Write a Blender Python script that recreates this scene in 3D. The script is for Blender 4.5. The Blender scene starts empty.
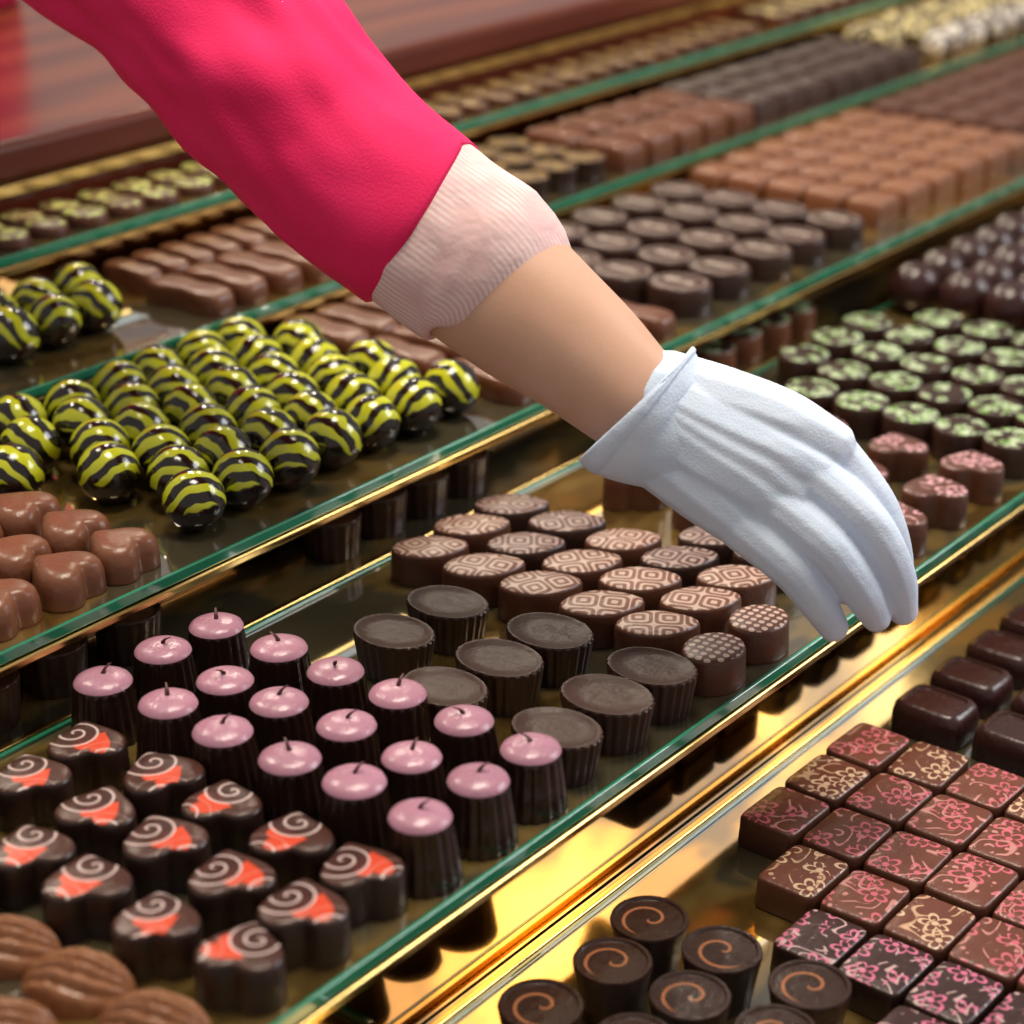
import bpy, math, random
import numpy as np
from mathutils import Vector, Matrix, noise
random.seed(7)
rs = np.random.RandomState(5)
scene = bpy.context.scene
COL = scene.collection

# ------------------------------------------------------------------ node helper
class NT:
    def __init__(s, name):
        s.m = bpy.data.materials.new(name); s.m.use_nodes = True
        s.t = s.m.node_tree; s.b = s.t.nodes['Principled BSDF']
    def n(s, ty, **k):
        nd = s.t.nodes.new(ty)
        for a, v in k.items(): setattr(nd, a, v)
        return nd
    def put(s, sock, v):
        if isinstance(v, bpy.types.NodeSocket): s.t.links.new(v, sock)
        elif isinstance(v, (tuple, list)) and len(v) == 3 and sock.type == 'RGBA': sock.default_value = (*v, 1)
        else: sock.default_value = v
    def M(s, op, a, b=0.0, c=None):
        nd = s.n('ShaderNodeMath', operation=op)
        s.put(nd.inputs[0], a); s.put(nd.inputs[1], b)
        if c is not None: s.put(nd.inputs[2], c)
        return nd.outputs[0]
    def V(s, op, a, b=None, out=0):
        nd = s.n('ShaderNodeVectorMath', operation=op)
        s.put(nd.inputs[0], a)
        if b is not None: s.put(nd.inputs[1], b)
        return nd.outputs[out]
    def attr(s, name, out='Vector'):
        nd = s.n('ShaderNodeAttribute', attribute_name=name); return nd.outputs[out]
    def xyz(s, v):
        nd = s.n('ShaderNodeSeparateXYZ'); s.put(nd.inputs[0], v); return nd.outputs
    def comb(s, x, y, z=0.0):
        nd = s.n('ShaderNodeCombineXYZ')
        s.put(nd.inputs[0], x); s.put(nd.inputs[1], y); s.put(nd.inputs[2], z); return nd.outputs[0]
    def mix(s, f, a, b):
        nd = s.n('ShaderNodeMix', data_type='RGBA')
        s.put(nd.inputs[0], f); s.put(nd.inputs[6], a); s.put(nd.inputs[7], b); return nd.outputs[2]
    def noise(s, v, sc, det=2.0, rough=.5, out=0):
        nd = s.n('ShaderNodeTexNoise'); s.put(nd.inputs['Vector'], v)
        nd.inputs['Scale'].default_value = sc; nd.inputs['Detail'].default_value = det
        nd.inputs['Roughness'].default_value = rough
        return nd.outputs[out]
    def voro(s, v, sc, feat='F1', out=0):
        nd = s.n('ShaderNodeTexVoronoi', feature=feat); s.put(nd.inputs['Vector'], v)
        nd.inputs['Scale'].default_value = sc; return nd.outputs[out]
    def step(s, v, e0, e1):
        nd = s.n('ShaderNodeMapRange'); nd.interpolation_type = 'SMOOTHSTEP'
        inv = e0 > e1
        s.put(nd.inputs[0], v); nd.inputs[1].default_value = min(e0, e1); nd.inputs[2].default_value = max(e0, e1)
        if inv: nd.inputs[3].default_value = 1; nd.inputs[4].default_value = 0
        return nd.outputs[0]
    def geo(s): return s.n('ShaderNodeNewGeometry').outputs['Position']
    def bump(s, h, st=.3, d=.001):
        nd = s.n('ShaderNodeBump'); nd.inputs['Strength'].default_value = st; nd.inputs['Distance'].default_value = d
        s.put(nd.inputs['Height'], h); s.t.links.new(nd.outputs[0], s.b.inputs['Normal'])
    def set(s, **k):
        mp = dict(color='Base Color', rough='Roughness', metal='Metallic', coat='Coat Weight', coatr='Coat Roughness', coati='Coat IOR',
                  spec='Specular IOR Level', sss='Subsurface Weight', sheen='Sheen Weight', trans='Transmission Weight', ior='IOR')
        for a, v in k.items(): s.put(s.b.inputs[mp[a]], v)
        return s.m

def choc(name, col, rough=.34, var=.3, coat=.0, bumpy=.22, pattern=None, spec=.42):
    t = NT(name)
    loc = t.attr('loc'); r = t.attr('rnd', 'Fac')
    off = t.V('ADD', loc, t.comb(t.M('MULTIPLY', r, 17.3), t.M('MULTIPLY', r, 9.1), r))
    nz = t.noise(off, 2.2, 3)
    c = t.mix(t.M('MULTIPLY', nz, var), col, tuple(min(1, x*1.7+.004) for x in col))
    c = t.mix(t.M('MULTIPLY', r, .3), c, tuple(x*.6 for x in col))
    rr = t.M('ADD', rough-.10, t.M('MULTIPLY', nz, .16))
    hb = t.noise(off, 4, 3)
    if pattern: c = pattern(t, loc, off, r, c)
    t.bump(hb, bumpy, .002)
    return t.set(color=c, rough=rr, coat=coat, coatr=.12, spec=spec)

# ---- decorations printed on chocolate tops
def pat_meander(colr=(.50,.36,.30), f=1.05):
    def p(t, loc, off, r, c):
        q = t.V('MULTIPLY', t.V('ADD', loc, t.comb(t.M('MULTIPLY', r, 3.3), t.M('MULTIPLY', r, 7.7))), (f, f, 0))
        rot = t.n('ShaderNodeVectorRotate'); rot.rotation_type = 'Z_AXIS'; t.put(rot.inputs['Vector'], q); t.put(rot.inputs['Angle'], t.M('MULTIPLY', r, 6.0))
        x, y, z = t.xyz(t.V('FRACTION', rot.outputs[0]))
        ax = t.M('ABSOLUTE', t.M('SUBTRACT', x, .5)); ay = t.M('ABSOLUTE', t.M('SUBTRACT', y, .5))
        d = t.M('POWER', t.M('ADD', t.M('POWER', ax, 5.0), t.M('POWER', ay, 5.0)), .2)
        w = t.M('SINE', t.M('MULTIPLY', d, 27.0))
        k = t.step(w, .0, .35)
        return t.mix(t.M('MULTIPLY', k, .85), c, colr)
    return p
def pat_dots(colr=(.5,.35,.29)):
    def p(t, loc, off, r, c):
        q = t.V('MULTIPLY', t.V('ADD', loc, t.comb(r, r)), (3.4, 3.4, 0))
        x, y, z = t.xyz(t.V('FRACTION', q))
        d = t.V('LENGTH', t.comb(t.M('SUBTRACT', x, .5), t.M('SUBTRACT', y, .5)), out=1)
        return t.mix(t.step(d, .38, .30), c, colr)
    return p
def pat_floral(c1, c2, sc=.8, wid=.05, dens=.5):
    def p(t, loc, off, r, c):
        flat = t.V('MULTIPLY', off, (1, 1, .02))
        nz = t.noise(flat, sc, .6, .5)
        ln = t.M('ABSOLUTE', t.M('SUBTRACT', t.M('FRACT', t.M('MULTIPLY', nz, 7.0)), .5))
        line = t.step(ln, wid+.07, wid)
        gate = t.step(t.noise(flat, 1.1, 0), .48, .53)
        vc = t.n('ShaderNodeTexVoronoi'); t.put(vc.inputs['Vector'], flat); vc.inputs['Scale'].default_value = .72
        d = t.V('SUBTRACT', flat, vc.outputs['Position'])
        dx, dy, dz = t.xyz(d)
        ang = t.M('ARCTAN2', dy, dx)
        rad = t.V('LENGTH', t.comb(dx, dy), out=1)
        pr = t.M('ADD', .20, t.M('MULTIPLY', t.M('ABSOLUTE', t.M('SINE', t.M('MULTIPLY', ang, 2.5))), .30))
        pet = t.step(t.M('ABSOLUTE', t.M('SUBTRACT', rad, pr)), .08, .05)
        cen = t.step(rad, .14, .10)
        v2 = t.voro(flat, 2.6); lf_ = t.M('MULTIPLY', t.step(v2, .26, .20), t.step(t.noise(flat, 1.9, 0), .52, .56))
        c = t.mix(t.M('MULTIPLY', lf_, .8), c, c2)
        c = t.mix(t.M('MULTIPLY', t.M('MULTIPLY', line, gate), dens+.35), c, c2)
        return t.mix(t.M('MULTIPLY', t.M('MAXIMUM', pet, cen), .9), c, c1)
    return p
def pat_green(t, loc, off, r, c):
    fx = t.V('MULTIPLY', off, (1, 1, .02))
    d = t.voro(fx, 1.7)
    ang_w = t.M('MULTIPLY', t.M('SUBTRACT', t.noise(fx, 6, 1), .5), .35)
    m = t.step(t.M('ADD', d, ang_w), .58, .52)
    d2 = t.step(t.noise(fx, 3.6, 1), .43, .48)
    colr = t.mix(d2, (.15, .32, .05), (.50, .60, .40))
    c = t.mix(t.M('MULTIPLY', m, .92), c, colr)
    e_ = t.step(t.voro(fx, 2.4, 'DISTANCE_TO_EDGE'), .035, .07)
    return t.mix(e_, (.02, .01, .006), c)
def pat_heart(t, loc, off, r, c):
    rot = t.n('ShaderNodeVectorRotate'); rot.rotation_type = 'Z_AXIS'; t.put(rot.inputs['Vector'], loc)
    t.put(rot.inputs['Angle'], t.M('MULTIPLY', r, 2.6))
    x, y, z = t.xyz(rot.outputs[0])
    hx = t.M('MULTIPLY', t.M('ADD', x, .32), 2.1); hy = t.M('MULTIPLY', t.M('ADD', y, .02), 2.3)
    a = t.M('SUBTRACT', hy, t.M('MULTIPLY', t.M('SQRT', t.M('ABSOLUTE', hx)), .8))
    hd = t.M('ADD', t.M('MULTIPLY', hx, hx), t.M('MULTIPLY', a, a))
    c = t.mix(t.step(hd, .95, .85), c, (.52, .055, .020))
    rad = t.V('LENGTH', t.comb(t.M('SUBTRACT', x, .36), t.M('ADD', y, .10)), out=1)
    band = t.step(rad, .60, .57)
    c = t.mix(t.M('MULTIPLY', band, .95), c, (.04, .014, .010))
    ang = t.M('ARCTAN2', t.M('ADD', y, .10), t.M('SUBTRACT', x, .36))
    ring = t.step(t.M('SINE', t.M('ADD', t.M('MULTIPLY', rad, 19.0), ang)), .74, .92)
    rad2 = t.V('LENGTH', t.comb(t.M('ADD', x, .9), t.M('SUBTRACT', y, .7)), out=1)
    ring2 = t.M('MULTIPLY', t.step(t.M('SINE', t.M('MULTIPLY', rad2, 19.0)), .80, .93), t.step(rad2, .75, .70))
    k = t.M('MAXIMUM', t.M('MULTIPLY', ring, t.step(rad, .74, .68)), ring2)
    return t.mix(t.M('MULTIPLY', k, .85), c, (.56, .44, .42))
def pat_swirl(t, loc, off, r, c):
    x, y, z = t.xyz(loc)
    ang = t.M('ARCTAN2', y, x); rad = t.V('LENGTH', t.comb(x, y), out=1)
    w = t.M('SINE', t.M('ADD', t.M('SUBTRACT', ang, t.M('MULTIPLY', rad, 8.5)), t.M('MULTIPLY', r, 6.28)))
    k = t.M('MULTIPLY', t.step(w, .88, .97), t.step(rad, .82, .78))
    return t.mix(k, c, (.27, .10, .04))
def pat_stripes(t, loc, off, r, c):
    # piped lime bands laid round the upper part of the ball
    x, y, z = t.xyz(loc)
    wob = t.M('MULTIPLY', t.M('SUBTRACT', t.noise(off, 1.4, 1), .5), .50)
    s_ = t.M('ADD', t.M('ADD', t.M('MULTIPLY', x, .78), t.M('MULTIPLY', z, .72)), t.M('MULTIPLY', t.M('MULTIPLY', y, y), .42))
    s_ = t.M('ADD', s_, t.M('ADD', wob, r))
    w = t.M('SINE', t.M('MULTIPLY', s_, 10.2))
    side = t.M('ADD', t.M('ADD', z, t.M('MULTIPLY', x, .35)), t.M('MULTIPLY', wob, 1.6))
    k = t.M('MULTIPLY', t.step(w, -.02, .12), t.step(side, -.30, -.20))
    return t.mix(k, c, (.47, .50, .018))
def pat_text(t, loc, off, r, c):
    x, y, z = t.xyz(loc)
    ay = t.M('ABSOLUTE', x)
    band = t.M('MULTIPLY', t.step(ay, .2, .16), t.step(t.M('ABSOLUTE', y), .62, .57))
    ch = t.step(t.M('SINE', t.M('ADD', t.M('MULTIPLY', y, 34.0), t.M('MULTIPLY', t.noise(off, 9.0, 0), 9.0))), -.1, .2)
    rad = t.V('LENGTH', t.comb(x, t.M('MULTIPLY', y, .88)), out=1)
    rim = t.step(t.M('ABSOLUTE', t.M('SUBTRACT', rad, .78)), .045, .02)
    return t.mix(t.M('MULTIPLY', t.M('MAXIMUM', t.M('MULTIPLY', band, ch), t.M('MULTIPLY', rim, .4)), .9), c, (.52, .45, .38))
def pat_drizzle(colr):
    def p(t, loc, off, r, c):
        k = t.step(t.noise(t.V('MULTIPLY', off, (2.2, .7, .8)), 1.6, 1), .49, .53)
        return t.mix(k, c, colr)
    return p
def pat_speck(colr, lo=.5, sc=3.5):
    def p(t, loc, off, r, c):
        return t.mix(t.step(t.noise(off, sc, 1), lo, lo+.05), c, colr)
    return p

DARK=(.021,.0085,.0055); DK2=(.032,.0125,.008); BRN=(.080,.027,.0135)
m_dark  = choc('dark_chocolate', DARK, rough=.34)
m_dkg   = choc('dark_chocolate_gloss', DARK, rough=.22, spec=.5)
m_dk2   = choc('dark_chocolate_soft', DK2, rough=.36)
m_ovt   = choc('dark_cup_filling', (.036,.0145,.0095), rough=.46, spec=.28, bumpy=.3)
m_brn   = choc('brown_chocolate', BRN, rough=.38)
m_milk  = choc('milk_chocolate', (.155,.057,.028), rough=.34)
m_milk2 = choc('milk_chocolate_deep', (.115,.040,.018), rough=.34)
m_cara  = choc('caramel_chocolate', (.19,.075,.034), rough=.34)
m_wal   = choc('walnut_chocolate', (.21,.085,.036), rough=.30)
m_strp  = choc('striped_chocolate', (.010,.006,.0045), rough=.17, spec=.65, pattern=pat_stripes, bumpy=.1)
m_lil   = choc('lilac_glaze', (.34,.165,.225), rough=.28, var=.35)
m_heart = choc('heart_print', (.05,.018,.012), rough=.34, pattern=pat_heart, spec=.32)
m_leaf  = choc('meander_print', (.13,.05,.030), rough=.4, pattern=pat_meander((.48,.35,.29)))
m_leafd = choc('meander_print_dark', (.055,.02,.015), rough=.4, pattern=pat_meander((.33,.23,.20)))
m_dots  = choc('dot_print', (.08,.026,.018), rough=.4, pattern=pat_dots())
m_sqp   = choc('pink_floral_print', (.115,.034,.020), rough=.36, pattern=pat_floral((.50,.11,.15), (.50,.22,.20), .7, .06))
m_sqc   = choc('cream_floral_print', (.115,.034,.020), rough=.36, pattern=pat_floral((.58,.40,.26), (.52,.32,.20), .7, .06))
m_sqd   = choc('pink_floral_dark_print', (.032,.011,.011), rough=.36, pattern=pat_floral((.55,.14,.24), (.52,.36,.35), .8, .08))
m_pink  = choc('pink_blossom_print', (.09,.03,.02), rough=.4, pattern=pat_floral((.62,.34,.37), (.52,.30,.31), .8, .08))
m_grn   = choc('green_blossom_print', (.03,.012,.008), rough=.4, pattern=pat_green, spec=.3)
m_swl   = choc('swirl_print', (.025,.010,.0065), rough=.3, pattern=pat_swirl)
m_txt   = choc('stamped_print', (.045,.018,.012), rough=.44, pattern=pat_text, spec=.28)
m_yel   = choc('yellow_drizzle', (.03,.012,.006), rough=.35, pattern=pat_drizzle((.52,.43,.19)))
m_wht   = choc('white_drizzle', (.04,.015,.01), rough=.35, pattern=pat_drizzle((.66,.62,.54)))
m_cook  = choc('green_speckle', (.06,.024,.008), rough=.35, pattern=pat_speck((.34,.40,.10), .52, 2.4))
m_med   = choc('medallion', (.06,.028,.010), pattern=pat_speck((.24,.15,.045), .50, 2.4))
m_stem  = choc('stem', (.05,.008,.010))

# ------------------------------------------------------------------ templates
def circle(t): return math.cos(t), math.sin(t)
def oval(a, b): return lambda t: (a*math.cos(t), b*math.sin(t))
def sgn(v): return 1 if v >= 0 else -1
def rrect(a, b, e=5.0):
    def f(t):
        c, s = math.cos(t), math.sin(t)
        return a*sgn(c)*abs(c)**(2/e), b*sgn(s)*abs(s)**(2/e)
    return f
def heartp(t):
    x = 16*math.sin(t)**3; y = 13*math.cos(t)-5*math.cos(2*t)-2*math.cos(3*t)-math.cos(4*t)
    return x/16.5, (y+2.5)/15.5
def heartsoft(t):
    x, y = heartp(-t+math.pi/2); cx, cy = math.cos(t), math.sin(t)
    return .62*x+.38*cx, .62*y+.38*cy
def leafshape(t):
    c, s = math.cos(t), math.sin(t)
    return c*1.22+.06, s*.82*(1-.34*max(0, c)**1.4)*(1-.10*max(0, -c)**2)
def bone(t):
    x, y = rrect(1, .42, 4)(t)
    return x, y*(1-.30*math.exp(-(x/.35)**2)+.0)

def loft(outline, levels, n, sc, mats, flute=0, nfl=0, topmat_from=None, closebot=True):
    vs, fs, mi = [], [], []
    L = len(levels)
    for (k, z, fa) in levels:
        for i in range(n):
            t = 2*math.pi*i/n
            x, y = outline(t)
            q = k*(1+fa*math.cos(nfl*t))
            vs.append((x*q*sc, y*q*sc, z))
    for l in range(L-1):
        for i in range(n):
            j = (i+1) % n
            fs.append((l*n+i, l*n+j, (l+1)*n+j, (l+1)*n+i))
            mi.append(1 if topmat_from is not None and l >= topmat_from else 0)
    cx = sum(v[0] for v in vs[-n:])/n; cy = sum(v[1] for v in vs[-n:])/n
    vs.append((cx, cy, levels[-1][1])); ci = len(vs)-1
    for i in range(n):
        fs.append(((L-1)*n+i, (L-1)*n+(i+1) % n, ci)); mi.append(1 if topmat_from is not None else 0)
    if closebot:
        fs.append(tuple(reversed(range(n)))); mi.append(0)
    return [np.array(vs, float), fs, mi]

def join(*ts):
    V, F, Mi, o = [], [], [], 0
    for v, f, m in ts:
        V.append(v); F += [tuple(i+o for i in q) for q in f]; Mi += list(m); o += len(v)
    return [np.vstack(V), F, Mi]

def slab_piece(outline, h, r, n=40, flare=.06, bev=.0022, top=1, dip=0):
    lv = [(1+flare*.2, 0, 0), (1+flare, .0012, 0), (1.0+flare*.3, h*.55, 0), (1.0, h-bev, 0), (1-.35*bev/r, h-.3*bev, 0), (1-1.1*bev/r, h, 0)]
    tf = 4
    if dip: lv += [(.84, h, 0), (.80, h-dip, 0)]
    else: lv += [(.6, h+.0003, 0), (.3, h+.0004, 0)]
    return loft(outline, lv, n, r, None, topmat_from=tf if top else None)

def sphere_t(r, seg=28, rings=16, zc=None, sz=1.0):
    lv = []
    for i in range(1, rings):
        a = -math.pi/2+math.pi*i/rings
        lv.append((math.cos(a), r*sz*math.sin(a)+(zc if zc is not None else r*sz), 0))
    return loft(circle, lv, seg, r, None)

def fluted(outline, r, h, nfl, top_r=1.0, bot_r=.8, amp=.035, dome=0, dip=0, n=None):
    n = n or nfl*6
    lv = [(bot_r*.97, 0, amp), (bot_r, .001, amp), ((bot_r+top_r)/2, h*.5, amp), (top_r, h-.002, amp), (top_r*1.015, h-.001, amp*.6), (top_r*.985, h, 0)]
    tf = None
    if dome:
        tf = 5
        for a in (0.0, .22, .45, .68, .87):
            lv.append((top_r*1.02*math.cos(a*math.pi/2), h+.0006+dome*math.sin(a*math.pi/2), 0))
    if dip:
        tf = 5
        lv += [(top_r*.90, h, 0), (top_r*.86, h-dip, 0), (top_r*.5, h-dip*.8, 0)]
    return loft(outline, lv, n, r, None, nfl=nfl, topmat_from=tf)

def finger_stem(h0):
    vs, fs = [], []
    pts = [(0, 0, h0-.001, .0014), (.0006, 0, h0+.0014, .0011), (.0020, .0006, h0+.0030, .0009), (.0046, .0014, h0+.0044, .0005)]
    for x, y, z, r in pts:
        for i in range(6):
            a = i*math.pi/3
            vs.append((x+r*math.cos(a), y+r*math.sin(a), z))
    for l in range(3):
        for i in range(6):
            j = (i+1) % 6
            fs.append((l*6+i, l*6+j, (l+1)*6+j, (l+1)*6+i))
    return [np.array(vs), fs, [2]*len(fs)]

def spread(name, tmpl, places, mats, locscale, z, locz=0.0, rot=.06, rot0=0.0, scv=.03, smooth=True, wob=0.0):
    """places: list of (x, y[, extra rotation[, raise]]); one mesh object holding all copies."""
    v, f, mi = tmpl
    N = len(v); P = len(places)
    allv = np.zeros((P*N, 3)); loc = np.zeros((P*N, 3)); rn = np.zeros(P*N)
    x0 = np.mean([p[0] for p in places]); y0 = np.mean([p[1] for p in places])
    F, MI = [], []
    for k, p in enumerate(places):
        a = rot0+(p[2] if len(p) > 2 else 0)+rs.uniform(-rot, rot)
        s = 1+rs.uniform(-scv, scv)
        c_, s_ = math.cos(a), math.sin(a)
        w = v.copy()*s
        if wob:
            zz = v[:, 2]/v[:, 2].max()
            w[:, 0] += zz*zz*rs.uniform(-wob, wob); w[:, 1] += zz*zz*rs.uniform(-wob, wob)
            w[:, 2] *= 1+rs.uniform(-.06, .06)
        allv[k*N:(k+1)*N, 0] = w[:, 0]*c_-w[:, 1]*s_+p[0]-x0
        allv[k*N:(k+1)*N, 1] = w[:, 0]*s_+w[:, 1]*c_+p[1]-y0
        allv[k*N:(k+1)*N, 2] = w[:, 2]+(p[3] if len(p) > 3 else 0)
        l = v.copy(); l[:, 2] -= locz
        loc[k*N:(k+1)*N] = l/locscale
        rn[k*N:(k+1)*N] = rs.rand()
        F += [tuple(i+k*N for i in q) for q in f]; MI += mi
    me = bpy.data.meshes.new(name)
    me.from_pydata(allv.tolist(), [], F)
    for m in mats: me.materials.append(m)
    me.polygons.foreach_set('material_index', MI)
    me.polygons.foreach_set('use_smooth', [smooth]*len(F))
    at = me.attributes.new('loc', 'FLOAT_VECTOR', 'POINT'); at.data.foreach_set('vector', loc.ravel())
    at = me.attributes.new('rnd', 'FLOAT', 'POINT'); at.data.foreach_set('value', rn)
    me.update()
    if smooth:
        me.set_sharp_from_angle(angle=math.radians(50))
    ob = bpy.data.objects.new(name, me); COL.objects.link(ob)
    ob.location = (x0, y0, z)
    return ob

def grid(us, vs, j=.0015, skip=()):
    return [(u+rs.uniform(-j, j), v+rs.uniform(-j, j)) for a, u in enumerate(us) for b, v in enumerate(vs) if (a, b) not in skip]
def ar(a, b, st):
    return list(np.arange(a, b+st*.3, st))

ZM, ZA, ZL, ZU, ZT = .9, .9494, .816, .9754, 1.010
e = 0.0001

# ------------------------------------------------------------------ chocolates: lower shelf
sq = []
for v, u0 in ((.452, .803), (.417, .762), (.383, .762), (.349, .762), (.315, .762), (.281,.762), (.247,.762)):
    u = u0
    while u < .91: sq.append((u, v)); u += .0425
for v in (.349,.315,.281,.247): sq.append((.932, v))
ra = rs.rand(len(sq))
sqt = slab_piece(rrect(1.13, .92, 9), .017, .0173, n=48, flare=.04, bev=.0016)
spread('pink_floral_square_chocolates', sqt, [p for p, r in zip(sq, ra) if r < .68], [m_brn, m_sqp], .0150, ZL+e, rot=.03)
spread('cream_floral_square_chocolates', sqt, [p for p, r in zip(sq, ra) if r >= .68], [m_brn, m_sqc], .0150, ZL+e, rot=.03)
spread('dark_floral_square_chocolates', sqt, [(.720,.383),(.720,.349),(.720,.315),(.720,.281),(.678,.315),(.678,.281),(.678,.247)], [m_dark, m_sqd], .0135, ZL+e, rot=.03)
sw = [(.670,.444),(.670,.405),(.672,.361),(.634,.439),(.634,.398),(.636,.356),(.588,.444),(.595,.400),(.597,.36)]
spread('swirl_top_praline_cups', fluted(circle, .0178, .028, 12, bot_r=.78, amp=.012, dip=.0010, n=48), sw, [m_dk2, m_swl], .0165, ZL+e, rot=3)
bars = [(u, v) for v in (.444, .394, .344) for u in ar(.950, 1.40, .0435) if not (v < .36 and u < .96)]
def loaf(a, b, h):
    lv = [(1.0, 0, 0), (1.03, .001, 0), (1.0, h*.6, 0), (.95, h*.85, 0), (.86, h*.97, 0), (.78, h, 0), (.72, h, 0), (.69, h-.0012, 0), (.4, h-.0012, 0)]
    return loft(rrect(a, b, 5), lv, 40, 1, None)
spread('dark_rounded_bar_chocolates', loaf(.0165, .0215, .019), bars, [choc('dark_bar', (.032,.010,.009), rough=.28, spec=.5)], .017, ZL+e, rot=.04)

# ------------------------------------------------------------------ middle shelf
purp = grid([.642,.605,.569], [.687,.644,.608,.569,.530,.4915], .0012)
spread('lilac_top_praline_cups', join(fluted(circle, .0170, .028, 18, top_r=.79, bot_r=.98, amp=.035, dome=.0046), finger_stem(.0325)),
       purp, [m_dkg, m_lil, m_stem], .016, ZM+e, rot=3, wob=.0014, scv=.02)
he = [p for p in grid([.537,.500,.461], [.663,.617,.578,.537,.498], .0015) if not (p[0] < .48 and p[1] < .51)]+[(.466,.496)]
he += [(.425,.663),(.425,.625)]
spread('red_heart_print_chocolates', slab_piece(heartsoft, .021, .0185, n=48, flare=.04), he, [m_dark, m_heart], .0185, ZM+e, rot=.35, rot0=2.4)
oc = [(.742,.622),(.700,.622),(.747,.560),(.709,.562),(.671,.565),(.748,.499),(.711,.499),(.673,.500)]
spread('dark_oval_praline_cups', fluted(oval(.88,1.12), .0202, .023, 26, bot_r=.86, amp=.024, dip=.0008), oc, [m_dk2, m_ovt], .02, ZM+e, rot=.08)
lf = grid([.867,.831,.795], [.681,.641,.603,.565,.528], .0015)
lt = slab_piece(leafshape, .019, .0180, n=48, flare=.03)
sel = rs.rand(len(lf))
spread('geometric_leaf_chocolates', lt, [p for p, s_ in zip(lf, sel) if s_ < .72], [m_brn, m_leaf], .0165, ZM+e, rot=.08, rot0=-.76)
spread('geometric_leaf_dark_chocolates', lt, [p for p, s_ in zip(lf, sel) if s_ >= .72]+[(.905,.565),(.905,.528)], [m_dk2, m_leafd], .0165, ZM+e, rot=.08, rot0=-.76)
spread('dotted_oval_chocolates', slab_piece(oval(1.12,.94), .019, .0160, n=44, flare=.04), [(.790,.4905),(.832,.4905)], [m_brn, m_dots], .0165, ZM+e)
def walnut(a=.0220, b=.0160, h=.0155):
    vs, fs = [], []
    R, S = 26, 112
    for i in range(R+1):
        ph = math.pi/2*i/R
        for j in range(S):
            t = 2*math.pi*j/S
            x = a*math.cos(ph)*math.cos(t); y = b*math.cos(ph)*math.sin(t); z = h*math.sin(ph)
            w = y/(b*math.sqrt(max(.03, 1-(x/a)**2*.97)))
            rid = .22*(abs(math.sin(w*9.0+1.0*math.sin(x/a*2.6)))-.6)+.05*noise.noise(Vector((x*260, y*260, z*260)))
            k = 1+rid*min(1, .25+math.sin(ph)*1.6)
            vs.append((x*(1+rid*.15), y*(1+rid*.25), z*k))
    for i in range(R):
        for j in range(S):
            q = (j+1) % S
            fs.append((i*S+j, i*S+q, (i+1)*S+q, (i+1)*S+j))
    fs.append(tuple(reversed(range(S))))
    return [np.array(vs), fs, [0]*len(fs)]
spread('walnut_shaped_chocolates', walnut(), grid([.424,.384,.344], [.584,.544,.504], .002), [m_wal], .015, ZM+e, rot=.25, rot0=-.85)
pk = [(1.084,.603),(1.084,.548),(1.084,.498),(1.036,.548),(1.036,.498),(.988,.498),(1.09,.650),(1.04,.602),(.992,.545),(.992,.600),(1.045,.650),(.95,.65),(.95,.60),(.947,.54),(1.0,.652)]
spread('pink_blossom_heart_chocolates', slab_piece(heartsoft, .021, .0190, n=44, flare=.04), pk, [m_brn, m_pink], .0165, ZM+e, rot=.3, rot0=2.2)
gr = grid([1.135,1.18,1.225,1.27], [.640,.602,.565,.530,.496], .0012)+[(1.235,.677),(1.278,.677),(1.19,.677),(1.315,.64),(1.315,.602),(1.315,.565),(1.315,.530),(1.315,.496)]
spread('green_blossom_round_chocolates', slab_piece(circle, .021, .0178, n=40, flare=.02), gr, [m_dk2, m_grn], .017, ZM+e, rot=3, scv=.015)
tr = grid(ar(1.372, 1.75, .041), [.690,.650,.610,.570,.530,.494], .002)
spread('dark_round_truffles', sphere_t(.0196), tr, [choc('truffle_shell', (.030,.010,.009), rough=.26, spec=.42)], .018, ZM+e, rot=3)
rd = [(.54,.742),(.585,.745),(.632,.742),(.785,.742),(.826,.744),(.862,.742),(.90,.743)]
spread('dark_round_praline_cups', fluted(circle, .0168, .024, 16, bot_r=.9, amp=.02, dip=.0008), rd, [m_dk2, m_brn], .017, ZM+e, rot=3)
spread('green_blossom_round_chocolates', slab_piece(circle, .019, .0165, n=36, flare=.04), [(1.17,.738),(1.206,.740),(1.243,.739),(1.28,.740)], [m_milk, m_grn], .017, ZM+e, rot=3)

# ------------------------------------------------------------------ third shelf
mh = grid([.628,.590,.552,.514], [.812,.774,.7385], .002)
def mheart(h, r):
    lv = [(1.0, 0, 0), (1.03, .001, 0), (1.0, h*.55, 0), (.93, h*.82, 0), (.80, h*.96, 0), (.6, h*1.02, 0), (.3, h*1.03, 0)]
    return loft(heartsoft, lv, 44, r, None)
spread('milk_heart_chocolates', mheart(.018, .0192), mh+[(.59,.850)], [m_milk], .018, ZA+e, rot=.2, rot0=3.3)
bl = []
for r_, v in enumerate(ar(.744, .908, .0312)):
    u = .684+(r_ % 2)*.0175
    while u < .902:
        bl.append((u+rs.uniform(-.0022,.0022), v+rs.uniform(-.0022,.0022))); u += .0352
for v in (.845, .882): bl.append((.649, v))
ballt = sphere_t(.0168, 32, 20)
spread('lime_striped_truffles', ballt, bl, [m_strp], .0168, ZA+e, locz=.0168, rot=.95, rot0=.60, scv=.02)
bb = [(u, v) for u in ar(.938, 1.10, .030) for v in (.753, .820, .886)]
bonet = loft(bone, [(1.0,0,0),(1.02,.001,0),(.98,.010,0),(.93,.0135,0),(.85,.0145,0),(.5,.0148,0)], 56, .0325, None)
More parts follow.
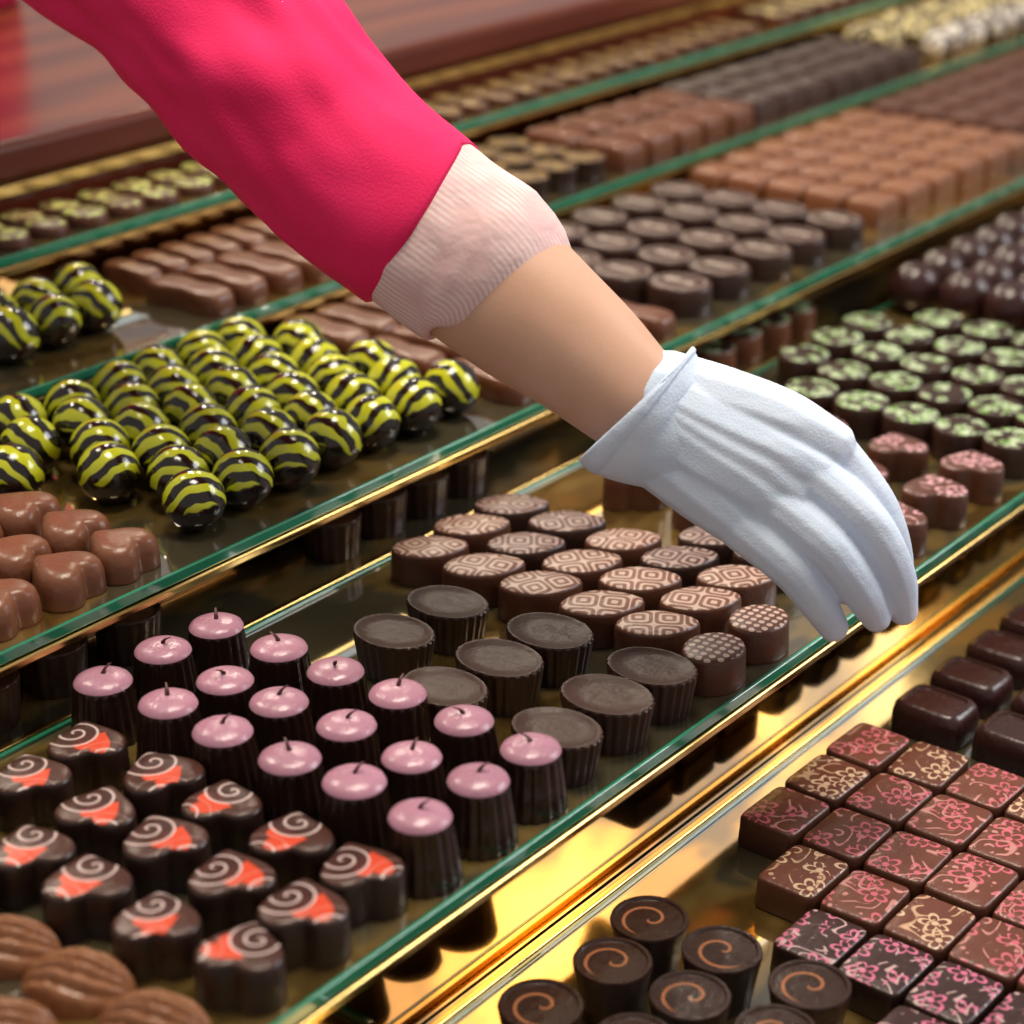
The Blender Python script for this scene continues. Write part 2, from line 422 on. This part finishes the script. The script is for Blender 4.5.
spread('bone_shaped_bar_chocolates', bonet, [p for p in bb], [m_milk2], .02, ZA+e, rot=.05, rot0=math.pi/2)
ov = grid(ar(1.143, 1.36, .0505), [.748,.794,.841,.887], .002)
spread('stamped_oval_chocolates', slab_piece(oval(1,1.12), .0195, .0204, n=44, flare=.02), ov, [m_dk2, m_txt], .0205, ZA+e, rot=.1, scv=.015)
ca = [(u, v) for u in ar(1.415, 1.66, .047) for v in (.752,.788,.824,.860,.896)]
def cube_c(a, b, h):
    return loft(rrect(a, b, 7), [(1,0,0),(1.02,.001,0),(.99,h*.7,0),(.94,h*.93,0),(.88,h,0),(.4,h+.0003,0)], 40, 1, None)
spread('caramel_square_chocolates', cube_c(.0195, .0158, .020), ca, [m_cara], .017, ZA+e, rot=.06)
def ridged(a, b, h):
    base = loft(rrect(a, b, 9), [(1,0,0),(1.0,h*.8,0),(.96,h*.86,0)], 32, 1, None)
    parts = [base]
    for i in (-1, 0, 1):
        p = loft(rrect(a*.26, b*.92, 6), [(1,h*.8,0),(1,h*.95,0),(.8,h,0)], 20, 1, None)
        p[0][:, 0] += i*a*.6; parts.append(p)
    return join(*parts)
spread('ridged_dark_chocolates', ridged(.0195,.0165,.020), [(u, v) for u in ar(1.71, 2.25, .045) for v in (.745,.783,.821,.859,.897)], [m_brn], .017, ZA+e, rot=.03)

# ------------------------------------------------------------------ fourth shelf
spread('lime_striped_truffles', ballt, [(.80,1.0),(.835,1.002),(.765,.998),(.784,.965),(.819,.967),(.749,.963)], [m_strp], .0168, ZU+e, locz=.0168, rot=.8, rot0=.66)
spread('bone_shaped_bar_chocolates', bonet, [(u, .958) for u in ar(.890, 1.18, .031)], [m_milk2], .02, ZU+e, rot=.06, rot0=math.pi/2)
spread('bone_shaped_bar_chocolates', loft(bone, [(1.0,0,0),(1.02,.001,0),(.98,.010,0),(.93,.0135,0),(.85,.0145,0),(.5,.0148,0)], 56, .0245, None), [(u, 1.017) for u in ar(.895, 1.18, .0245)], [m_milk2], .02, ZU+e, rot=.06, rot0=math.pi/2)
spread('round_dark_pralines', fluted(circle, .0165, .018, 14, bot_r=.92, amp=.03, dip=.001), grid([1.225,1.262,1.299], [.945,.982,1.018]), [m_dk2, m_med], .016, ZU+e, rot=3)
spread('caramel_log_chocolates', cube_c(.0175,.024,.021), grid(ar(1.345, 1.50, .040), [.950,1.005]), [m_milk2], .017, ZU+e, rot=.03)
spread('ridged_dark_chocolates', ridged(.0195,.0165,.020), [(u, v) for u in ar(1.55, 1.80, .043) for v in (.945,.982,1.018)], [m_dk2], .017, ZU+e, rot=.03)
nut = sphere_t(.017, 24, 14, sz=.85)
spread('yellow_drizzled_chocolates', nut, grid(ar(1.86, 2.25, .040), [1.02,.985], .003), [m_yel], .017, ZU+e, locz=.014, rot=3)
spread('white_drizzled_chocolates', nut, grid(ar(1.88, 2.3, .040), [.945], .003), [m_wht], .017, ZU+e, locz=.014, rot=3)
# ------------------------------------------------------------------ top shelf
spread('pistachio_cookie_chocolates', slab_piece(oval(1,1.05), .008, .0143, n=36), grid(ar(.80, 1.06, .033), [1.0645,1.0895], .0008), [m_brn, m_cook], .015, ZT+e, rot=.2)
spread('flat_medallion_chocolates', slab_piece(oval(.8,1.05), .008, .0143, n=36), grid(ar(1.14, 1.72, .034), [1.0645,1.0895], .0008), [m_brn, m_med], .013, ZT+e, rot=.3)
spread('yellow_topped_chocolates', slab_piece(circle, .012, .0143, n=36), grid(ar(1.78, 2.5, .036), [1.0645,1.0895], .0008), [m_brn, m_yel], .013, ZT+e, rot=3)

# ------------------------------------------------------------------ display case
def empty(name, loc=(0,0,0)):
    o = bpy.data.objects.new(name, None); COL.objects.link(o); o.location = loc; return o
def box(name, x0, x1, y0, y1, z0, z1, mat, parent=None, bev=0):
    vs = [(x, y, z) for x in (x0, x1) for y in (y0, y1) for z in (z0, z1)]
    fs = [(0,1,3,2),(4,6,7,5),(0,4,5,1),(2,3,7,6),(0,2,6,4),(1,5,7,3)]
    me = bpy.data.meshes.new(name); me.from_pydata(vs, [], fs); me.update()
    me.materials.append(mat)
    o = bpy.data.objects.new(name, me); COL.objects.link(o)
    if bev:
        b = o.modifiers.new('b', 'BEVEL'); b.width = bev; b.segments = 3
    if parent: o.parent = parent
    return o

t = NT('glass_gold_and_reflections'); p = t.geo()
n1 = t.noise(t.V('MULTIPLY', p, (1, 1.6, 1)), 9, 3, .55)
k = t.step(n1, .46, .60)  # gold patches: gold below the glass plus tray reflections put into the colour
n2 = t.noise(p, 60, 2)
m_shelf = t.set(color=t.mix(k, (.065,.055,.030), (.48,.30,.08)), metal=t.M('ADD', .25, t.M('MULTIPLY', k, .65)), rough=t.M('ADD', .04, t.M('MULTIPLY', n2, .06)), coat=1.0, coatr=.01, coati=1.9, spec=.8)
t = NT('green_glass_edge'); p = t.geo()
m_green = t.set(color=t.mix(t.noise(p, 25, 2), (.010,.12,.062), (.045,.29,.17)), rough=.10, coat=1.0, coatr=.03)
t = NT('brass'); p = t.geo()
m_brass = t.set(color=t.mix(t.noise(p, 14, 3), (.50,.31,.09), (.84,.58,.21)), metal=1.0, rough=.19)
t = NT('gold_mirror'); p = t.geo()
h = t.noise(t.V('MULTIPLY', p, (1, 1, 2)), 5, 2)
t.bump(h, .2, .004)
m_mir = t.set(color=t.mix(t.step(t.noise(p, 5, 3), .43, .60), (.20,.115,.045), (.74,.45,.11)), metal=1.0, rough=.06)
t = NT('polished_wood'); p = t.geo()
g = t.n('ShaderNodeTexWave'); g.bands_direction = 'Y'; t.put(g.inputs['Vector'], t.V('MULTIPLY', p, (.25, 1, 1)))
g.inputs['Scale'].default_value = 4; g.inputs['Distortion'].default_value = 12; g.inputs['Detail'].default_value = 5
m_wood = t.set(color=t.mix(t.M('MULTIPLY', g.outputs[0], .5), (.085,.016,.007), (.22,.055,.022)), rough=.24, spec=.35)
t = NT('dark_base'); m_base = t.set(color=(.03,.02,.015), rough=.5)

X0, X1 = .1, 3.0
case = empty('display_case', (0, 0, 0))
RO = {'middle': .026, 'third': .055, 'fourth': .004, 'top': .004}
def tier(tag, y0, y1, z, rz):
    box('glass_shelf_'+tag, X0, X1, y0, y1, z-.0055, z, m_shelf, case)
    box('glass_edge_'+tag, X0, X1, y0-.0025, y0-.0002, z-.0056, z+.0003, m_green, case, .0006)
    box('brass_rail_'+tag, X0, X1, y0-.004, y0+.004, z-.0112, z-.0064, m_brass, case, .0012)
    if rz is not None:
        r_ = RO[tag]
        box('mirror_riser_'+tag, X0, X1, y0+r_, y0+r_+.006, rz, z-.0057, m_mir, case)
tier('lower', .10, .4985, ZL, None)
tier('middle', .4735, .7705, ZM, ZL)
tier('third', .7165, .9245, ZA, ZM)
tier('fourth', .921, 1.0485, ZU, ZA)
tier('top', 1.045, 1.16, ZT, ZU)
for tag, y, z in (('lower', .493, ZL), ('middle', .7135, ZM)):
    box('brass_bead_'+tag, X0, X1, y-.002, y+.002, z, z+.003, m_brass, case, .0008)
    box('green_strip_'+tag, X0, X1, y-.0045, y-.0022, z, z+.002, m_green, case, .0006)
box('gold_tray_plate', .30, .556, .30, .485, ZL, ZL+.0012, m_brass, case, .0005)
box('gold_tray_lip', .5562, .560, .30, .485, ZL, ZL+.004, m_green, case, .0008)
box('case_plinth', X0, X1, .10, .70, .05, ZL-.006, m_base, case)
box('case_plinth_rear', X0, X1, .775, 1.10, .05, ZM-.006, m_base, case)
ctr = empty('wooden_counter')
box('counter_top', X0, 3.0, 1.108, 1.80, 1.035, 1.062, m_wood, ctr, .006)
box('counter_fascia', X0, 3.0, 1.112, 1.14, 1.0105, 1.0345, m_wood, ctr)
box('counter_trim', X0, 3.0, 1.1065, 1.1115, 1.026, 1.034, m_brass, ctr, .001)
box('counter_body', X0, 3.0, 1.17, 1.75, .05, 1.034, m_wood, ctr)
t = NT('floor_tile'); p = t.geo()
m_floor = t.set(color=t.mix(t.noise(p, 3, 3), (.20,.17,.14), (.30,.26,.22)), rough=.4)
box('floor', -3, 6, -3, 6, 0, .05, m_floor)

# ------------------------------------------------------------------ arm and gloved hand
W = Vector((.7746, .528, 1.0428))
AX = Vector((.6157, -.788, 0)); AY = Vector((.318, .2484, .915)); AZ = Vector((-.721, -.5634, .4035))
K = .000476
def P(x, y, z): return W+(AX*(x-640)+AY*(405-y)+AZ*z)*K     # hand-frame units (1 = .476 mm)
def cat(pts, m=8):
    A = [np.array(p, float) for p in pts]; A = [2*A[0]-A[1]]+A+[2*A[-1]-A[-2]]
    o = []
    for i in range(1, len(A)-2):
        for k in range(m):
            t_ = k/m
            o.append(.5*((2*A[i])+(-A[i-1]+A[i+1])*t_+(2*A[i-1]-5*A[i]+4*A[i+1]-A[i+2])*t_**2+(-A[i-1]+3*A[i]-3*A[i+1]+A[i+2])*t_**3))
    o.append(A[-2]); return o
import bmesh
def blob_mesh(name, chains, vox, smooth, mat, parent=None):
    bm = bmesh.new()
    for ch in chains:
        for q in cat(ch, 10):
            bmesh.ops.create_icosphere(bm, subdivisions=2, radius=q[3]*K, matrix=Matrix.Translation(P(q[0], q[1], q[2])))
    me = bpy.data.meshes.new(name); bm.to_mesh(me); bm.free()
    me.materials.append(mat)
    o = bpy.data.objects.new(name, me); COL.objects.link(o)
    r = o.modifiers.new('r', 'REMESH'); r.mode = 'VOXEL'; r.voxel_size = vox; r.use_smooth_shade = True
    s = o.modifiers.new('s', 'SMOOTH'); s.iterations = smooth; s.factor = .5
    if parent: o.parent = parent
    return o

def tube(name, pts, n, mats, disp=None, parent=None, axis2=AZ, thick=.0, m=10, cap=True, squash=1.0):
    C = cat(pts, m)
    vs, fs = [], []
    cs = [P(*q[:3]) for q in C]
    L = 0; Ls = []
    for i, c in enumerate(cs):
        if i: L += (cs[i]-cs[i-1]).length
        Ls.append(L)
    for i, c in enumerate(cs):
        d = (cs[min(i+1, len(cs)-1)]-cs[max(i-1, 0)]).normalized()
        a = d.cross(axis2).normalized(); b = a.cross(d).normalized()
        for j in range(n):
            th = 2*math.pi*j/n
            r = C[i][3]*K
            if disp: r += disp(i/(len(cs)-1), th, Ls[i])
            vs.append(c+a*math.cos(th)*r+b*math.sin(th)*r*squash)
    for i in range(len(cs)-1):
        for j in range(n):
            q = (j+1) % n
            fs.append((i*n+j, i*n+q, (i+1)*n+q, (i+1)*n+j))
    if cap:
        fs.append(tuple(range(n))); fs.append(tuple(reversed(range((len(cs)-1)*n, len(cs)*n))))
    me = bpy.data.meshes.new(name); me.from_pydata([tuple(v) for v in vs], [], fs)
    at = me.attributes.new('tub', 'FLOAT_VECTOR', 'POINT')
    dd = []
    for i in range(len(cs)):
        for j in range(n): dd += [(j if j <= n/2 else n-j)/n, Ls[i], 0]
    at.data.foreach_set('vector', dd)
    me.materials.append(mats)
    me.polygons.foreach_set('use_smooth', [True]*len(fs)); me.update()
    o = bpy.data.objects.new(name, me); COL.objects.link(o)
    if thick:
        s = o.modifiers.new('t', 'SOLIDIFY'); s.thickness = thick; s.offset = -1
    if parent: o.parent = parent
    return o

t = NT('white_cotton_glove'); p = t.geo()
w1 = t.noise(p, 900, 1); w2 = t.noise(t.V('MULTIPLY', p, (1, 1, 1.6)), 32, 2, .5)
t.bump(t.M('ADD', t.M('MULTIPLY', w1, .25), t.M('MULTIPLY', w2, 1.3)), .5, .002)
m_glove = t.set(color=t.mix(w2, (.56,.67,.85), (.68,.77,.90)), rough=.85, sss=.05)
t = NT('skin'); p = t.geo()
s1 = t.noise(p, 30, 3); s2 = t.noise(p, 500, 2)
t.bump(s2, .12, .0008)
t.b.inputs['Subsurface Radius'].default_value = (.01, .004, .002); t.b.inputs['Subsurface Scale'].default_value = .5
m_skin = t.set(color=t.mix(s1, (.52,.285,.19), (.62,.385,.28)), rough=.45, sss=.12)
t = NT('pink_cotton'); p = t.geo()
f1 = t.noise(p, 700, 1); f2 = t.noise(p, 14, 3); f3 = t.noise(t.V('MULTIPLY', p, (1, .5, 2.2)), 9, 1)
t.bump(t.M('ADD', t.M('MULTIPLY', f1, .12), t.M('MULTIPLY', f3, 7)), .75, .003)
m_pinkc = t.set(color=t.mix(f2, (.64,.008,.080), (.84,.026,.15)), rough=.8, spec=.2)
t = NT('pale_pink_cuff_cotton'); tb = t.attr('tub'); x, y, z = t.xyz(tb)
st = t.step(t.M('SINE', t.M('MULTIPLY', x, 2*math.pi*90)), -.3, .3)
t.bump(t.noise(t.geo(), 60, 3), .6, .003)
m_cuff = t.set(color=t.mix(t.M('MULTIPLY', st, t.step(t.noise(t.geo(), 40, 2), .35, .6)), (.68,.45,.45), (.76,.60,.58)), rough=.85)

person = empty('shop_clerk', (0, 0, 0))
chains = [
 [(646,434,-4,46),(686,470,0,42),(718,500,4,35),(746,526,6,27)],
 [(652,420,2,48),(705,456,6,45),(748,484,10,37),(776,506,10,29)],
 [(656,410,2,48),(710,444,7,45),(758,468,10,38),(790,488,10,30)],
 [(660,402,2,48),(716,430,7,44),(770,454,10,38),(808,472,10,30)],
 [(664,390,-4,42),(720,406,2,41),(782,426,5,37),(828,446,2,29)],
 # little, ring, middle, index
 [(724,506,4,30),(750,532,8,27),(790,568,12,23),(817,601,0,20),(836,628,-16,16)],
 [(756,490,8,30),(780,508,14,28),(826,548,22,24),(858,588,8,21),(879,618,-16,16)],
 [(790,462,8,30),(814,480,12,28),(866,526,16,24),(896,574,-4,21),(909,612,-32,16)],
 [(812,440,0,30),(836,456,-4,26),(880,508,-14,22),(902,560,-36,19),(906,602,-62,15)],
 # thumb from the side of the palm base, closing under the fingers
 [(690,400,-20,38),(744,430,-46,32),(794,480,-68,25),(828,540,-72,21),(858,592,-64,17)],
 [(700,440,-24,34),(750,470,-30,30),(796,496,-24,26)],
]
blob_mesh('gloved_hand', chains, .0010, 6, m_glove, parent=person)
def gd(a, th, L):
    return .0007*math.sin(th*5+L*90)*(1-a)+.0010*noise.noise(Vector((math.cos(th)*2, math.sin(th)*2, L*60)))
tube('glove_cuff', [(640,408,0,77),(646,413,0,75),(662,425,0,67),(678,436,2,60),(700,450,4,52)], 72, m_glove, gd, person, thick=.0012, cap=False, squash=.76)
def gd2(a, th, L): return .0003*math.sin(th*30)+.0007*math.sin(th*5)
tube('glove_hem', [(637,405,0,77),(640,408,0,79),(645,412,0,77)], 72, m_glove, gd2, person, thick=.001, cap=False, squash=.76)
def sk(a, th, L): return .0009*noise.noise(Vector((math.cos(th)*1.5, math.sin(th)*1.5, L*18)))
tube('forearm', [(390,192,-60,82),(474,262,-42,82),(530,310,-26,76),(582,353,-12,66),(626,393,-2,57),(665,425,0,52)], 64, m_skin, sk, person, squash=.82)
def cf(a, th, L): return .0012*noise.noise(Vector((math.cos(th)*2.5, math.sin(th)*2.5, L*50)))+.0006*math.sin(th*3)-.0022*max(0, 1-L/.004)
tube('shirt_cuff', [(486,268,-44,90),(480,262,-43,91),(440,232,-52,91),(405,205,-63,90),(388,191,-66,84)], 96, m_cuff, cf, person, thick=.0015, cap=False, squash=.88)
def sl(a, th, L):
    v = Vector((math.cos(th)*1.3, math.sin(th)*1.3, L*9))
    return .006*noise.noise(v)*min(1, L*10)+.0045*noise.noise(v*2.6)*min(1, L*12)
tube('jacket_sleeve', [(414,213,-60,95),(402,203,-64,96),(334,142,-95,101),(256,56,-126,108),(92,-140,-252,134),(-166,-393,-462,165),(-330,-560,-800,180)], 96, m_pinkc, sl, person, m=16, cap=False, thick=.0016, squash=.93)
def torso():
    lv = []
    for k, z in ((.98,1.064),(1.0,1.10),(.97,1.2),(1.0,1.32),(1.03,1.42),(.95,1.50),(.7,1.55),(.35,1.58)):
        lv.append((k, z, .012))
    return loft(oval(.20,.14), lv, 64, 1, None, nfl=7)
tt = torso()
me = bpy.data.meshes.new('jacket_torso'); me.from_pydata(tt[0].tolist(), [], tt[1]); me.materials.append(m_pinkc)
me.polygons.foreach_set('use_smooth', [True]*len(tt[1])); me.update()
o = bpy.data.objects.new('jacket_torso', me); COL.objects.link(o); o.location = (1.07, 1.60, 0); o.parent = person

# ------------------------------------------------------------------ light
w = bpy.data.worlds.new('World'); scene.world = w; w.use_nodes = True
bg = w.node_tree.nodes['Background']; bg.inputs[0].default_value = (1, .93, .88, 1); bg.inputs[1].default_value = .40
def area(name, loc, tgt, sx, sy, power, col):
    l = bpy.data.lights.new(name, 'AREA'); l.shape = 'RECTANGLE'; l.size = sx; l.size_y = sy; l.energy = power; l.color = col
    o = bpy.data.objects.new(name, l); COL.objects.link(o); o.location = loc
    o.rotation_euler = (Vector(tgt)-Vector(loc)).to_track_quat('-Z', 'Y').to_euler()
area('ceiling_light_panel', (1.0, .7, 3.0), (1.0, .7, .9), 1.0, .6, 54, (1, .88, .72))
area('shop_window_light', (2.8, -1.0, 2.4), (1.0, .7, .9), 1.3, 1.2, 46, (.97, .97, 1))
for i, (x, y) in enumerate(((.9, 2.1), (1.5, 2.4), (2.1, 2.5), (2.6, 2.1))):  # small unseen spots, added at the rear for sparkles on the chocolates
    area('sparkle_spot.%03d' % i, (x, y, 2.5), (x*.8, .7, .9), .14, .14, 10, (1, .88, .70))

# ------------------------------------------------------------------ camera
cam = bpy.data.cameras.new('camera'); co = bpy.data.objects.new('camera', cam); COL.objects.link(co)
cam.sensor_width = 36; cam.lens = 2100/1024*36; cam.clip_start = .02; cam.clip_end = 50
pitch = math.atan(927/2100); azm = math.atan(1794/math.hypot(2100, 927))
co.location = (0, 0, 1.4)
co.rotation_euler = (math.pi/2-pitch, 0, azm-math.pi/2)
cam.dof.use_dof = True; cam.dof.focus_distance = 1.03; cam.dof.aperture_fstop = 5.6
scene.camera = co
scene.view_settings.view_transform = 'Standard'
